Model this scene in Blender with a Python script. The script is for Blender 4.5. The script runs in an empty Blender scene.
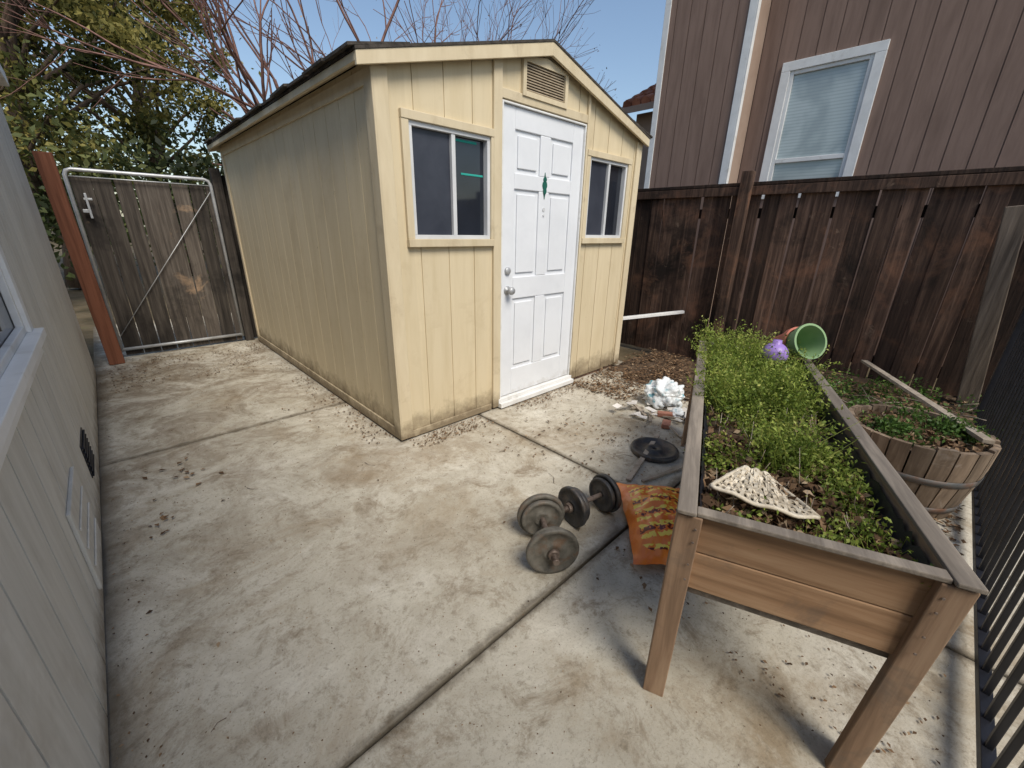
import bpy, bmesh, math, random
import numpy as np
from mathutils import Vector, Matrix, noise as mnoise
random.seed(7); rng=np.random.default_rng(7)
scene=bpy.context.scene
COL=scene.collection

# ------------------------------------------------------------ mesh builder
class MB:
    def __init__(s): s.v=[];s.f=[];s.m=[];s.r=[];s.s=[]
    def add(s,vs,fs,mi=0,rnd=None,smooth=False):
        b=len(s.v); s.v+=[tuple(v) for v in vs]
        r=random.random() if rnd is None else rnd
        for f in fs:
            s.f.append([b+i for i in f]); s.m.append(mi); s.r.append(r); s.s.append(smooth)
    def hexa(s,p,mi=0,rnd=None):
        s.add(p,[(0,3,2,1),(4,5,6,7),(0,1,5,4),(1,2,6,5),(2,3,7,6),(3,0,4,7)],mi,rnd)
    def box(s,x0,x1,y0,y1,z0,z1,mi=0,rnd=None):
        s.hexa([(x0,y0,z0),(x1,y0,z0),(x1,y1,z0),(x0,y1,z0),(x0,y0,z1),(x1,y0,z1),(x1,y1,z1),(x0,y1,z1)],mi,rnd)
    def beam(s,p0,p1,w,h,mi=0,up=(0,0,1),rnd=None):
        p0=Vector(p0);p1=Vector(p1);d=(p1-p0).normalized()
        u=Vector(up); sx=d.cross(u)
        if sx.length<1e-3: sx=d.cross(Vector((1,0,0)))
        sx.normalize(); uu=sx.cross(d)
        a=sx*w/2;b=uu*h/2
        s.hexa([p0-a-b,p0+a-b,p0+a+b,p0-a+b,p1-a-b,p1+a-b,p1+a+b,p1-a+b],mi,rnd)
    def path(s,pts,rads,n=8,mi=0,rnd=None,caps=True):
        pts=[Vector(p) for p in pts]; vs=[];fs=[]
        prev=None
        for i,p in enumerate(pts):
            d=(pts[min(i+1,len(pts)-1)]-pts[max(i-1,0)])
            if d.length<1e-6: d=Vector((0,0,1))
            d.normalize()
            if prev is None:
                sx=d.cross(Vector((0,0,1)))
                if sx.length<.05: sx=d.cross(Vector((1,0,0)))
            else:
                sx=prev-d*prev.dot(d)
            sx.normalize(); prev=sx
            uu=d.cross(sx)
            for k in range(n):
                a=2*math.pi*k/n
                vs.append(p+(sx*math.cos(a)+uu*math.sin(a))*rads[i])
        for i in range(len(pts)-1):
            for k in range(n):
                k2=(k+1)%n
                fs.append((i*n+k,i*n+k2,(i+1)*n+k2,(i+1)*n+k))
        s.add(vs,fs,mi,rnd,True)
        if caps:
            r=s.r[-1]
            b=len(s.v)-len(vs)
            s.f.append([b+k for k in range(n)][::-1]); s.m.append(mi); s.r.append(r); s.s.append(False)
            s.f.append([b+(len(pts)-1)*n+k for k in range(n)]); s.m.append(mi); s.r.append(r); s.s.append(False)
    def lathe(s,prof,M=None,n=24,mi=0,rnd=None,smooth=True):
        vs=[];fs=[];M=M or Matrix()
        for (r,z) in prof:
            for k in range(n):
                a=2*math.pi*k/n
                vs.append(M@Vector((r*math.cos(a),r*math.sin(a),z)))
        for i in range(len(prof)-1):
            for k in range(n):
                k2=(k+1)%n
                fs.append((i*n+k,i*n+k2,(i+1)*n+k2,(i+1)*n+k))
        s.add(vs,fs,mi,rnd,smooth)
    def build(s,name,mats,parent=None,bevel=0,recalc=True,pinv=None):
        me=bpy.data.meshes.new(name)
        me.from_pydata(s.v,[],s.f)
        if not isinstance(mats,(list,tuple)): mats=[mats]
        for m in mats: me.materials.append(m)
        me.polygons.foreach_set('material_index',s.m)
        me.polygons.foreach_set('use_smooth',s.s)
        at=me.attributes.new('rnd','FLOAT','FACE'); at.data.foreach_set('value',s.r)
        if recalc:
            bm=bmesh.new(); bm.from_mesh(me); bmesh.ops.recalc_face_normals(bm,faces=bm.faces); bm.to_mesh(me); bm.free()
        me.update()
        ob=bpy.data.objects.new(name,me); COL.objects.link(ob)
        if bevel:
            mo=ob.modifiers.new('bev','BEVEL'); mo.width=bevel; mo.segments=2; mo.limit_method='ANGLE'; mo.angle_limit=math.radians(50)
        if parent is not None:
            ob.parent=parent
            if not parent.get('local'):
                ob.matrix_parent_inverse=Matrix.Translation(-Vector(parent.location))
        return ob

def group(name,loc=(0,0,0),rotz=0,local=False):
    e=bpy.data.objects.new(name,None); COL.objects.link(e)
    e.location=loc; e.rotation_euler=(0,0,rotz); e.empty_display_size=.2
    if local: e['local']=True
    return e

# ------------------------------------------------------------ materials
def NT(name):
    m=bpy.data.materials.new(name); m.use_nodes=True
    nt=m.node_tree; b=nt.nodes['Principled BSDF']
    return m,nt,b
def L(nt,a,b): nt.links.new(a,b)
def nnoise(nt,vec,scale,detail=6,rough=.6,dist=0):
    n=nt.nodes.new('ShaderNodeTexNoise'); n.inputs['Scale'].default_value=scale
    n.inputs['Detail'].default_value=detail; n.inputs['Roughness'].default_value=rough; n.inputs['Distortion'].default_value=dist
    L(nt,vec,n.inputs['Vector']); return n.outputs['Fac']
def ramp(nt,fac,stops):
    r=nt.nodes.new('ShaderNodeValToRGB'); e=r.color_ramp.elements
    while len(e)<len(stops): e.new(.5)
    for el,(p,c) in zip(e,stops):
        el.position=p; el.color=(c,c,c,1) if isinstance(c,(int,float)) else (*c,1)
    L(nt,fac,r.inputs['Fac']); return r.outputs['Color']
def mix(nt,fac,a,b,mode='MIX'):
    x=nt.nodes.new('ShaderNodeMix'); x.data_type='RGBA'; x.blend_type=mode
    for sock,val in ((x.inputs['Factor'],fac),(x.inputs[6],a),(x.inputs[7],b)):
        if isinstance(val,(int,float)): sock.default_value=val
        elif isinstance(val,tuple): sock.default_value=(*val,1)
        else: L(nt,val,sock)
    return x.outputs[2]
def math_(nt,op,a,b=None):
    x=nt.nodes.new('ShaderNodeMath'); x.operation=op
    for i,val in enumerate((a,b)):
        if val is None: continue
        if isinstance(val,(int,float)): x.inputs[i].default_value=val
        else: L(nt,val,x.inputs[i])
    return x.outputs[0]
def mapping(nt,scale):
    tc=nt.nodes.new('ShaderNodeTexCoord'); mp=nt.nodes.new('ShaderNodeMapping')
    mp.inputs['Scale'].default_value=scale; L(nt,tc.outputs['Object'],mp.inputs['Vector'])
    return tc.outputs['Object'],mp.outputs['Vector']
def bump(nt,b,h,strength,dist=.01):
    n=nt.nodes.new('ShaderNodeBump'); n.inputs['Strength'].default_value=strength; n.inputs['Distance'].default_value=dist
    L(nt,h,n.inputs['Height']); L(nt,n.outputs['Normal'],b.inputs['Normal'])
def mk(name,cols,scale=(3,3,3),nscale=1,detail=4,rough=.8,bmp=.4,bdist=.006,rnd=0,blotch=None,zdirt=None,metal=0,spec=.3,trans=0,spots=None,hue=0,leaf=False):
    m,nt,b=NT(name)
    o,v=mapping(nt,scale)
    if leaf:
        at=nt.nodes.new('ShaderNodeAttribute'); at.attribute_name='rnd'
        c=ramp(nt,at.outputs['Fac'],cols)
    else:
        f=nnoise(nt,v,nscale,detail,.65,.3)
        c=ramp(nt,f,cols)
    if blotch:
        for (bc,bs,lo,hi) in (blotch if isinstance(blotch,list) else [blotch]):
            bf=ramp(nt,nnoise(nt,o,bs,5,.7,.4),[(lo,0.0),(hi,1.0)])
            c=mix(nt,bf,c,bc)
    if spots:
        sc_,ss,lo=spots
        vf=nnoise(nt,o,ss,3,.5)
        c=mix(nt,ramp(nt,vf,[(lo,0.0),(lo+.03,1.0)]),c,sc_)
    if zdirt:
        dc,h,am=zdirt
        sp=nt.nodes.new('ShaderNodeSeparateXYZ'); L(nt,o,sp.inputs[0])
        nz=nnoise(nt,o,9,5,.7)
        zz=math_(nt,'SUBTRACT',sp.outputs['Z'],math_(nt,'MULTIPLY',math_(nt,'SUBTRACT',nz,.35),h*2.2))
        mr=nt.nodes.new('ShaderNodeMapRange'); mr.inputs['From Min'].default_value=0; mr.inputs['From Max'].default_value=h
        mr.inputs['To Min'].default_value=am; mr.inputs['To Max'].default_value=0
        L(nt,zz,mr.inputs['Value']); c=mix(nt,mr.outputs['Result'],c,dc)
    if rnd and not leaf:
        at=nt.nodes.new('ShaderNodeAttribute'); at.attribute_name='rnd'
        hs=nt.nodes.new('ShaderNodeHueSaturation')
        val=math_(nt,'ADD',math_(nt,'MULTIPLY',at.outputs['Fac'],2*rnd),1-rnd)
        L(nt,val,hs.inputs['Value']); L(nt,c,hs.inputs['Color'])
        c=hs.outputs['Color']
    L(nt,c,b.inputs['Base Color'])
    b.inputs['Roughness'].default_value=rough; b.inputs['Metallic'].default_value=metal
    b.inputs['Specular IOR Level'].default_value=spec
    if bmp and not leaf: bump(nt,b,f,bmp,bdist)
    if trans:
        t=nt.nodes.new('ShaderNodeBsdfTranslucent'); L(nt,c,t.inputs['Color'])
        ms=nt.nodes.new('ShaderNodeMixShader'); ms.inputs[0].default_value=trans
        L(nt,b.outputs[0],ms.inputs[1]); L(nt,t.outputs[0],ms.inputs[2])
        L(nt,ms.outputs[0],nt.nodes['Material Output'].inputs['Surface'])
    return m

def concrete():
    m,nt,b=NT('concrete')
    o,v=mapping(nt,(1,1,1))
    base=ramp(nt,nnoise(nt,o,1.1,6,.68,.3),[(.3,(.37,.335,.265)),(.5,(.50,.465,.385)),(.7,(.60,.565,.485))])
    st=ramp(nt,nnoise(nt,o,1.5,8,.72,.8),[(.49,0.0),(.68,.75)])
    c=mix(nt,st,base,(.27,.20,.12))
    st2=ramp(nt,nnoise(nt,o,4.5,7,.8,.6),[(.52,0.0),(.68,.85)])
    c=mix(nt,st2,c,(.20,.15,.095))
    c=mix(nt,ramp(nt,nnoise(nt,o,2.6,7,.75,.3),[(.54,0.0),(.68,.7)]),c,(.66,.63,.55))
    c=mix(nt,ramp(nt,nnoise(nt,o,22,6,.8,.3),[(.53,0.0),(.68,.6)]),c,(.17,.135,.09))
    c=mix(nt,ramp(nt,nnoise(nt,o,120,2,.7),[(.55,0.0),(.70,.35)]),c,(.17,.14,.10))
    sp=nt.nodes.new('ShaderNodeSeparateXYZ'); L(nt,o,sp.inputs[0])
    mr=nt.nodes.new('ShaderNodeMapRange'); mr.inputs['From Min'].default_value=.3; mr.inputs['From Max'].default_value=4.5
    mr.inputs['To Min'].default_value=.1; mr.inputs['To Max'].default_value=.7
    L(nt,sp.outputs['Y'],mr.inputs['Value'])
    g=ramp(nt,nnoise(nt,o,2.3,7,.78,1.0),[(.44,0.0),(.58,1.0)])
    c=mix(nt,math_(nt,'MULTIPLY',g,mr.outputs['Result']),c,(.17,.125,.08))
    def near(sock,pos,wd):
        d=math_(nt,'ABSOLUTE',math_(nt,'SUBTRACT',sock,pos))
        r_=nt.nodes.new('ShaderNodeMapRange'); r_.inputs['From Min'].default_value=0; r_.inputs['From Max'].default_value=wd
        r_.inputs['To Min'].default_value=.75; r_.inputs['To Max'].default_value=0
        L(nt,math_(nt,'SUBTRACT',d,math_(nt,'MULTIPLY',math_(nt,'SUBTRACT',jn,.42),.09)),r_.inputs['Value']); return r_.outputs['Result']
    jn=nnoise(nt,o,8,5,.75)
    for sock,pos in ((sp.outputs['X'],1.845),(sp.outputs['Y'],.775),(sp.outputs['Y'],3.18),(sp.outputs['X'],-.30)):
        c=mix(nt,near(sock,pos,.03 if pos>0 else .08),c,(.10,.08,.055))
    L(nt,c,b.inputs['Base Color']); b.inputs['Roughness'].default_value=.85; b.inputs['Specular IOR Level'].default_value=.25
    h=nnoise(nt,o,40,6,.75)
    bump(nt,b,h,.55,.007)
    return m

MC=concrete()
soil=mk('soil',[(.3,(.035,.022,.014)),(.6,(.11,.075,.048)),(.8,(.2,.15,.1))],(14,14,14),bmp=.8,bdist=.02)
dirtg=mk('ground_soil',[(.3,(.05,.04,.02)),(.6,(.13,.10,.06)),(.8,(.1,.12,.04))],(2,2,2),bmp=.6,bdist=.03)
beige=mk('beige_siding',[(.3,(.57,.475,.31)),(.6,(.625,.53,.36))],(14,14,1.6),rnd=.04,bmp=.35,bdist=.003,
     blotch=[((.50,.405,.26),2.5,.54,.85)],zdirt=((.12,.085,.05),.16,.8),spots=((.32,.25,.16),26,.74),rough=.7)
beige2=mk('beige_trim',[(.3,(.54,.45,.30)),(.6,(.62,.53,.37))],(10,10,2),rnd=.06,bmp=.35,bdist=.003,
     blotch=[((.40,.32,.21),4,.56,.82)],zdirt=((.12,.085,.05),.12,.8),rough=.7)
ventm=mk('vent_louver',[(.3,(.28,.22,.15)),(.6,(.38,.31,.22))],(20,20,20),bmp=.2)
white=mk('white_paint',[(.3,(.66,.68,.71)),(.6,(.72,.74,.77))],(3,3,3),bmp=.1,rough=.45,zdirt=((.3,.26,.2),.10,.6))
whitet=mk('white_trim',[(.3,(.64,.64,.63)),(.6,(.74,.74,.73))],(6,6,6),bmp=.15,rough=.55,blotch=((.42,.39,.33),5,.58,.85))
shing=mk('dark_shingle',[(.3,(.02,.018,.015)),(.6,(.07,.06,.05))],(20,20,20),bmp=.8,bdist=.01,rough=.95)
def mkglass(name,col,rough=.06):
    m,nt,b=NT(name)
    o,v=mapping(nt,(1,1,1))
    c=ramp(nt,nnoise(nt,o,3,4,.6),[(.3,tuple(x*.6 for x in col)),(.7,col)])
    L(nt,c,b.inputs['Base Color']); b.inputs['Roughness'].default_value=rough; b.inputs['Specular IOR Level'].default_value=.6
    return m
glassd=mkglass('dark_window_glass',(.022,.026,.036),.05)
screen=mk('window_screen',[(.3,(.028,.032,.045)),(.6,(.045,.05,.066))],(3,3,3),bmp=0,rough=.35)
teal=mk('teal_tape_reflection',[(.3,(.02,.26,.22)),(.6,(.03,.36,.30))],bmp=0)  # flat teal colour standing in for a tape reflection in the glass
alum=mk('aluminium_frame',[(.3,(.50,.51,.52)),(.6,(.62,.63,.64))],bmp=.05,rough=.4)
fwood=mk('dark_fence_wood',[(.25,(.018,.010,.007)),(.5,(.058,.034,.024)),(.8,(.15,.092,.064))],(34,34,1.8),rnd=.6,bmp=.9,bdist=.008,
     blotch=[((.012,.008,.006),1.6,.50,.66),((.15,.075,.045),3,.52,.74),((.24,.17,.12),7,.63,.82)],rough=.85)
gwood=mk('gray_weathered_wood',[(.25,(.022,.018,.015)),(.5,(.065,.054,.045)),(.8,(.14,.12,.10))],(34,34,1.8),rnd=.45,bmp=.8,bdist=.006,
     blotch=[((.012,.010,.009),1.3,.50,.68),((.28,.19,.12),2.6,.62,.78)],rough=.85)
rwood=mk('redwood_post_wood',[(.25,(.12,.042,.022)),(.6,(.27,.105,.058))],(30,30,1.5),bmp=.6,rough=.8,rnd=.1)
lath=mk('weathered_lath',[(.25,(.20,.16,.12)),(.6,(.42,.36,.29))],(10,10,10),bmp=.6,rough=.85,rnd=.2)
galv=mk('galvanised_pipe',[(.3,(.34,.35,.36)),(.6,(.50,.51,.52))],(8,8,8),bmp=.1,rough=.45,metal=.4)
iron=mk('black_iron',[(.3,(.006,.007,.010)),(.6,(.015,.016,.022))],(8,8,8),bmp=.1,rough=.35,spec=.5)
brown=mk('brown_siding',[(.3,(.185,.122,.095)),(.6,(.245,.165,.130))],(12,12,1.5),rnd=.05,bmp=.5,bdist=.004,rough=.8)
brownf=mk('brown_smooth',[(.3,(.33,.235,.18)),(.6,(.38,.28,.22))],(4,4,4),bmp=.1,rough=.8)
tile=mk('clay_tile',[(.3,(.25,.09,.05)),(.6,(.42,.17,.10))],(6,6,6),rnd=.25,bmp=.4)
stucco=mk('painted_wall',[(.3,(.51,.49,.44)),(.6,(.61,.59,.54))],(14,14,1.6),bmp=.45,bdist=.003,rnd=.05,rough=.8,
     blotch=[((.43,.395,.34),2,.54,.8)],zdirt=((.2,.16,.11),.10,.8))
bark=mk('bark',[(.3,(.05,.035,.025)),(.6,(.14,.10,.075))],(12,12,3),bmp=.8,bdist=.02)
rbark=mk('reddish_bark',[(.3,(.11,.055,.045)),(.6,(.23,.125,.10))],(12,12,3),bmp=.5)
leafm=mk('tree_leaf',[(0,(.015,.022,.007)),(.35,(.07,.085,.022)),(.65,(.19,.18,.05)),(1,(.42,.36,.11))],leaf=True,trans=.35,rough=.6)
leafd=mk('dark_leaf',[(0,(.010,.017,.006)),(.5,(.045,.062,.020)),(1,(.14,.155,.05))],leaf=True,trans=.25,rough=.6)
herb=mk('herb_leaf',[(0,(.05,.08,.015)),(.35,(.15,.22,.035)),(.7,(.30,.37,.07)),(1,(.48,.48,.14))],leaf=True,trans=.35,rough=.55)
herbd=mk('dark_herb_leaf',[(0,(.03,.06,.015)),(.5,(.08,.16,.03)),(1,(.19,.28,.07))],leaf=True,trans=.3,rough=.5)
dead=mk('dead_leaf',[(0,(.05,.028,.015)),(.4,(.13,.075,.04)),(.75,(.25,.155,.085)),(1,(.42,.32,.21))],leaf=True,trans=.1,rough=.8)
pwood=mk('planter_wood',[(.25,(.16,.105,.068)),(.5,(.28,.19,.125)),(.75,(.40,.29,.20))],(1.6,26,26),rnd=.16,bmp=.5,bdist=.003,rough=.75,
     blotch=[((.16,.13,.105),4,.55,.75)])
pwoody=mk('planter_end_wood',[(.25,(.20,.115,.062)),(.5,(.36,.215,.12)),(.75,(.50,.33,.20))],(26,1.6,26),rnd=.16,bmp=.5,bdist=.003,rough=.7,
     blotch=[((.18,.13,.095),4,.55,.75)])
pwoodv=mk('planter_leg_wood',[(.25,(.15,.095,.06)),(.5,(.30,.195,.125)),(.75,(.43,.30,.20))],(26,26,1.6),rnd=.16,bmp=.5,bdist=.003,rough=.75,
     blotch=[((.15,.12,.095),4,.52,.72)])
pwoodg=mk('planter_rim_wood',[(.25,(.12,.10,.08)),(.5,(.20,.17,.14)),(.75,(.34,.29,.235))],(2.5,26,26),rnd=.2,bmp=.6,bdist=.004,rough=.85)
liner=mk('black_liner',[(.3,(.006,.007,.010)),(.6,(.02,.022,.03))],(9,9,9),bmp=.5,rough=.4)
stave=mk('barrel_stave',[(.25,(.085,.06,.042)),(.5,(.18,.13,.09)),(.75,(.31,.24,.175))],(22,22,2),rnd=.3,bmp=.6,bdist=.004,rough=.85,blotch=((.30,.26,.22),6,.58,.78))
hoop=mk('barrel_hoop',[(.3,(.07,.07,.07)),(.6,(.15,.15,.145))],(9,9,9),bmp=.2,rough=.6,metal=.4,blotch=((.14,.07,.04),9,.45,.65))
plate=mk('plate_paint',[(.3,(.02,.02,.022)),(.6,(.05,.05,.052))],(20,20,20),bmp=.3,rough=.5,blotch=((.13,.10,.075),14,.5,.7),spec=.5)
plateg=mk('gray_plate_paint',[(.3,(.07,.065,.055)),(.6,(.15,.14,.12))],(20,20,20),bmp=.3,rough=.55,blotch=((.13,.075,.045),14,.52,.72))
rust=mk('rusty_bar',[(.3,(.10,.07,.055)),(.6,(.24,.19,.16))],(30,30,30),bmp=.4,rough=.6,metal=.4)
terra=mk('terracotta_plastic',[(.3,(.42,.13,.09)),(.6,(.52,.18,.13))],bmp=.1,rough=.5)
greenp=mk('green_plastic',[(.3,(.16,.27,.13)),(.6,(.25,.37,.19))],bmp=.1,rough=.5)
purple=mk('purple_plastic',[(.3,(.22,.13,.42)),(.6,(.33,.22,.55))],bmp=.05,rough=.35)
wicker=mk('whitewashed_wicker',[(.3,(.44,.37,.27)),(.6,(.66,.59,.47))],(30,30,30),bmp=.4,rnd=.3,rough=.8)
plastic=mk('white_plastic_bag',[(.36,(.22,.36,.40)),(.42,(.60,.64,.66)),(.55,(.72,.74,.75)),(.60,(.62,.66,.68)),(.63,(.15,.36,.42))],(7,7,7),bmp=.3,rough=.35)
paper=mk('paper_scrap',[(.3,(.58,.54,.48)),(.6,(.74,.70,.65))],(9,9,9),bmp=.1,rnd=.2)
brick=mk('brick_piece',[(.3,(.30,.12,.08)),(.6,(.42,.20,.14))],(20,20,20),bmp=.5)

def orange_bag_mat():
    m,nt,b=NT('orange_bag_print')
    o,v=mapping(nt,(1,1,1))
    base=ramp(nt,nnoise(nt,o,7,5,.6),[(.3,(.74,.15,.022)),(.7,(.86,.27,.04))])
    sp=nt.nodes.new('ShaderNodeSeparateXYZ'); L(nt,o,sp.inputs[0])
    wob=math_(nt,'ADD',sp.outputs['X'],math_(nt,'MULTIPLY',nnoise(nt,o,5,2,.5),.06))
    st=math_(nt,'GREATER_THAN',math_(nt,'SINE',math_(nt,'MULTIPLY',wob,125)),.1)
    br=nnoise(nt,o,55,0,.5)
    st=math_(nt,'MULTIPLY',st,math_(nt,'GREATER_THAN',br,.44))
    inr=math_(nt,'MULTIPLY',math_(nt,'LESS_THAN',math_(nt,'ABSOLUTE',sp.outputs['Y']),.15),math_(nt,'LESS_THAN',math_(nt,'ABSOLUTE',sp.outputs['X']),.24))
    c=mix(nt,math_(nt,'MULTIPLY',st,inr),base,(.88,.66,.10))
    st3=math_(nt,'GREATER_THAN',math_(nt,'SINE',math_(nt,'ADD',math_(nt,'MULTIPLY',wob,62.5),2.0)),.72)
    br2=math_(nt,'MULTIPLY',math_(nt,'MULTIPLY',st3,math_(nt,'GREATER_THAN',nnoise(nt,o,70,0,.5),.48)),inr)
    c=mix(nt,br2,c,(.14,.02,.015))
    L(nt,c,b.inputs['Base Color']); b.inputs['Roughness'].default_value=.3
    bump(nt,b,nnoise(nt,o,12,5,.6),.6,.014)
    return m
obag=orange_bag_mat()
def blind_mat():
    m,nt,b=NT('window_blind_glass')
    o,v=mapping(nt,(1,1,1))
    w=nt.nodes.new('ShaderNodeTexWave'); w.bands_direction='Z'; w.inputs['Scale'].default_value=9; L(nt,o,w.inputs['Vector'])
    c=ramp(nt,w.outputs['Fac'],[(0.0,(.36,.42,.42)),(.5,(.46,.52,.52))])
    c=mix(nt,ramp(nt,nnoise(nt,o,1.6,3,.5,.6),[(.45,0.0),(.6,.6)]),c,(.24,.29,.30))
    L(nt,c,b.inputs['Base Color']); b.inputs['Roughness'].default_value=.06; b.inputs['Specular IOR Level'].default_value=.8
    return m
blind=blind_mat()

# ------------------------------------------------------------ generic wall helpers
def P3(o,a,n,s,d,z): return (o[0]+a[0]*s+n[0]*d, o[1]+a[1]*s+n[1]*d, z)
def pbox(mb,w,s0,s1,z0,z1,d0,d1,mi=0,z1b=None,z0b=None,rnd=None):
    o,a,n=w
    z1b=z1 if z1b is None else z1b; z0b=z0 if z0b is None else z0b
    mb.hexa([P3(o,a,n,s0,d0,z0),P3(o,a,n,s1,d0,z0b),P3(o,a,n,s1,d1,z0b),P3(o,a,n,s0,d1,z0),
             P3(o,a,n,s0,d0,z1),P3(o,a,n,s1,d0,z1b),P3(o,a,n,s1,d1,z1b),P3(o,a,n,s0,d1,z1)],mi,rnd)
def siding(mb,w,s0,s1,z0,zt,openings,step,gap,th,mi=0,extra=(),depth=.012):
    g=[s0]; s=s0+step
    while s<s1-.02: g.append(s); s+=step
    g.append(s1)
    cuts=set(round(x,4) for x in g)|set(round(x,4) for x in extra)
    for (a,b,c,d) in openings:
        if s0<a<s1: cuts.add(round(a,4))
        if s0<b<s1: cuts.add(round(b,4))
    cuts=sorted(cuts); gs=set(round(x,4) for x in g[1:-1])
    for a,b in zip(cuts[:-1],cuts[1:]):
        mid=(a+b)/2
        a2=a+(gap/2 if a in gs else 0); b2=b-(gap/2 if b in gs else 0)
        ops=sorted([(c,d) for (p,q,c,d) in openings if p<mid<q])
        segs=[];cur=z0
        for c,d in ops:
            if c>cur: segs.append((cur,c,False))
            cur=max(cur,d)
        segs.append((cur,None,True))
        r=random.random()
        for lo,hi,top in segs:
            if top:
                if zt(mid)>lo: 
                    pbox(mb,w,a2,b2,lo,zt(a2),0,th,mi,z1b=zt(b2),rnd=r)
                    pbox(mb,w,a,b,lo,zt(a)-.004,-.02,th-depth,mi,z1b=zt(b)-.004,rnd=0)
            else:
                pbox(mb,w,a2,b2,lo,hi,0,th,mi,rnd=r)
                pbox(mb,w,a,b,lo,hi,-.02,th-depth,mi,rnd=0)

# ------------------------------------------------------------ ground
g=MB(); g.add([(-150,-150,-.03),(150,-150,-.03),(150,150,-.03),(-150,150,-.03)],[(0,1,2,3)])
g.build('ground',dirtg)
sl=MB()
xs=[-.31,1.845,3.95]; ys=[-4,-1.63,.775,3.18,5.62,8]
for i in range(2):
    for j in range(5):
        gp=.006
        sl.box(xs[i]+(gp if i else 0),xs[i+1]-(gp if i==0 else 0),ys[j]+gp,ys[j+1]-gp,-.12,0,rnd=.5)
slab=sl.build('concrete_patio',MC,bevel=.006)
mb=MB(); NX,NY=40,60; vs=[];fs=[]
for i in range(NX):
    for j in range(NY):
        x=3.3+i/(NX-1)*1.27; y=-.36+j/(NY-1)*2.6
        edge=min(1,max(0,(x-3.3)/.5)); ey=1-min(1,max(0,(y-.7)/1.0))
        h=-.012+edge*(.035+.17*ey)+ .03*edge*mnoise.noise(Vector((x*5,y*5,0)))+.012*mnoise.noise(Vector((x*18,y*18,3)))*edge
        vs.append((x,y,h))
for i in range(NX-1):
    for j in range(NY-1): fs.append((i*NY+j,(i+1)*NY+j,(i+1)*NY+j+1,i*NY+j+1))
mb.add(vs,fs,0,.5,True); mb.build('soil_mound',soil)

# ------------------------------------------------------------ shed
shed=group('garden_shed',(2.45,4.05,0))
X0,X1,YF,YB=1.20,3.735,2.285,5.74
PK=2.45
SL=.275; ZP=2.505
def rz(x): return ZP-SL*abs(x-PK)
def rooft(x): return rz(x)-.02
front=((0,YF),(1,0),(0,-1)); left=((X0,0),(0,1),(-1,0)); right=((X1,0),(0,1),(1,0)); back=((0,YB),(1,0),(0,1))
W1=(1.36,1.95,1.29,1.90); W2=(3.005,3.565,1.30,1.915); DR=(2.05,2.93,0.05,2.125)
s=MB()
siding(s,front,X0,X1,.03,rooft,[W1,W2,DR],.205,.007,.02,extra=[PK],depth=.006)
siding(s,left,YF,YB,.03,lambda q:2.13,[],.205,.006,.02,depth=.005)
siding(s,right,YF,YB,.03,lambda q:2.13,[],.205,.007,.02,depth=.006)
siding(s,back,X0,X1,.03,rooft,[],.205,.007,.02,extra=[PK],depth=.006)
s.build('walls',beige,shed)
t=MB()
pbox(t,front,X0-.03,X0+.055,.02,2.11,.0205,.038)
pbox(t,left,YF-.0385,YF+.05,.02,2.10,.0205,.036)
pbox(t,front,X1-.055,X1+.03,.02,2.11,.0205,.038)
pbox(t,left,YB-.06,YB,.02,2.10,.0205,.036)
pbox(t,left,YF+.05,YB-.06,.015,.085,.0205,.034)
pbox(t,front,X0+.056,1.965,.012,.06,.0205,.03)
pbox(t,left,YF+.051,YB-.061,2.03,2.10,.0205,.034)
pbox(t,front,1.975,2.045,.02,rooft(1.975)-.01,.0205,.040,z1b=rooft(2.045)-.01)
pbox(t,front,2.935,2.958,.02,rooft(2.935)-.01,.0205,.040,z1b=rooft(2.958)-.01)
pbox(t,front,2.046,2.934,2.13,2.185,.0205,.036)
for (a,b,c,d) in (W1,W2):
    pbox(t,front,a-.045,a,c-.0,d,.0205,.042)
    pbox(t,front,b,b+.023 if a<2 else b+.045,c,d,.0205,.042)
    pbox(t,front,a-.045,b+.023 if a<2 else b+.045,d,d+.045,.0205,.046)
    pbox(t,front,a-.047,b+.023 if a<2 else b+.05,c-.045,c,.0205,.052)
t.build('trim',beige2,shed,bevel=.003)
wi=MB()
for k,(a,b,c,d) in enumerate((W1,W2)):
    fr=.024
    pbox(wi,front,a,b,c,c+fr,-.02,.03,0); pbox(wi,front,a,b,d-fr,d,-.02,.03,0)
    pbox(wi,front,a,a+fr,c+fr,d-fr,-.02,.03,0); pbox(wi,front,b-fr,b,c+fr,d-fr,-.02,.03,0)
    m_=(a+b)/2+.01
    pbox(wi,front,m_-.014,m_+.014,c+fr,d-fr,-.015,.026,0)
    pbox(wi,front,a+fr,m_-.014,c+fr,d-fr,-.012,.004,1)
    pbox(wi,front,m_+.014,b-fr,c+fr,d-fr,-.022,-.008,2)
    if k==0:
        q0=m_+.014
        pbox(wi,front,q0+.005,b-fr-.06,1.848,1.862,-.0078,-.004,3)  # thin coloured strips on the pane, painted tape reflection
        pbox(wi,front,q0+.06,b-fr-.01,1.668,1.680,-.0078,-.004,3)
wi.build('windows',[alum,screen,glassd,teal],shed,bevel=.002)
d=MB(); a,b=2.065,2.918; z0,z1=.085,2.108
pbox(d,front,a,b,z0,z1,-.02,.004)
rows=[(.30,.86),(1.02,1.62),(1.72,1.98)]
zs=[z0]+[q for r in rows for q in r]+[z1]
st=.12; mid=(a+b)/2
pbox(d,front,a,a+st,z0,z1,.0045,.017); pbox(d,front,b-st,b,z0,z1,.0045,.017)
for i in range(0,len(zs),2): pbox(d,front,a+st,b-st,zs[i],zs[i+1],.0045,.017)
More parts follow.
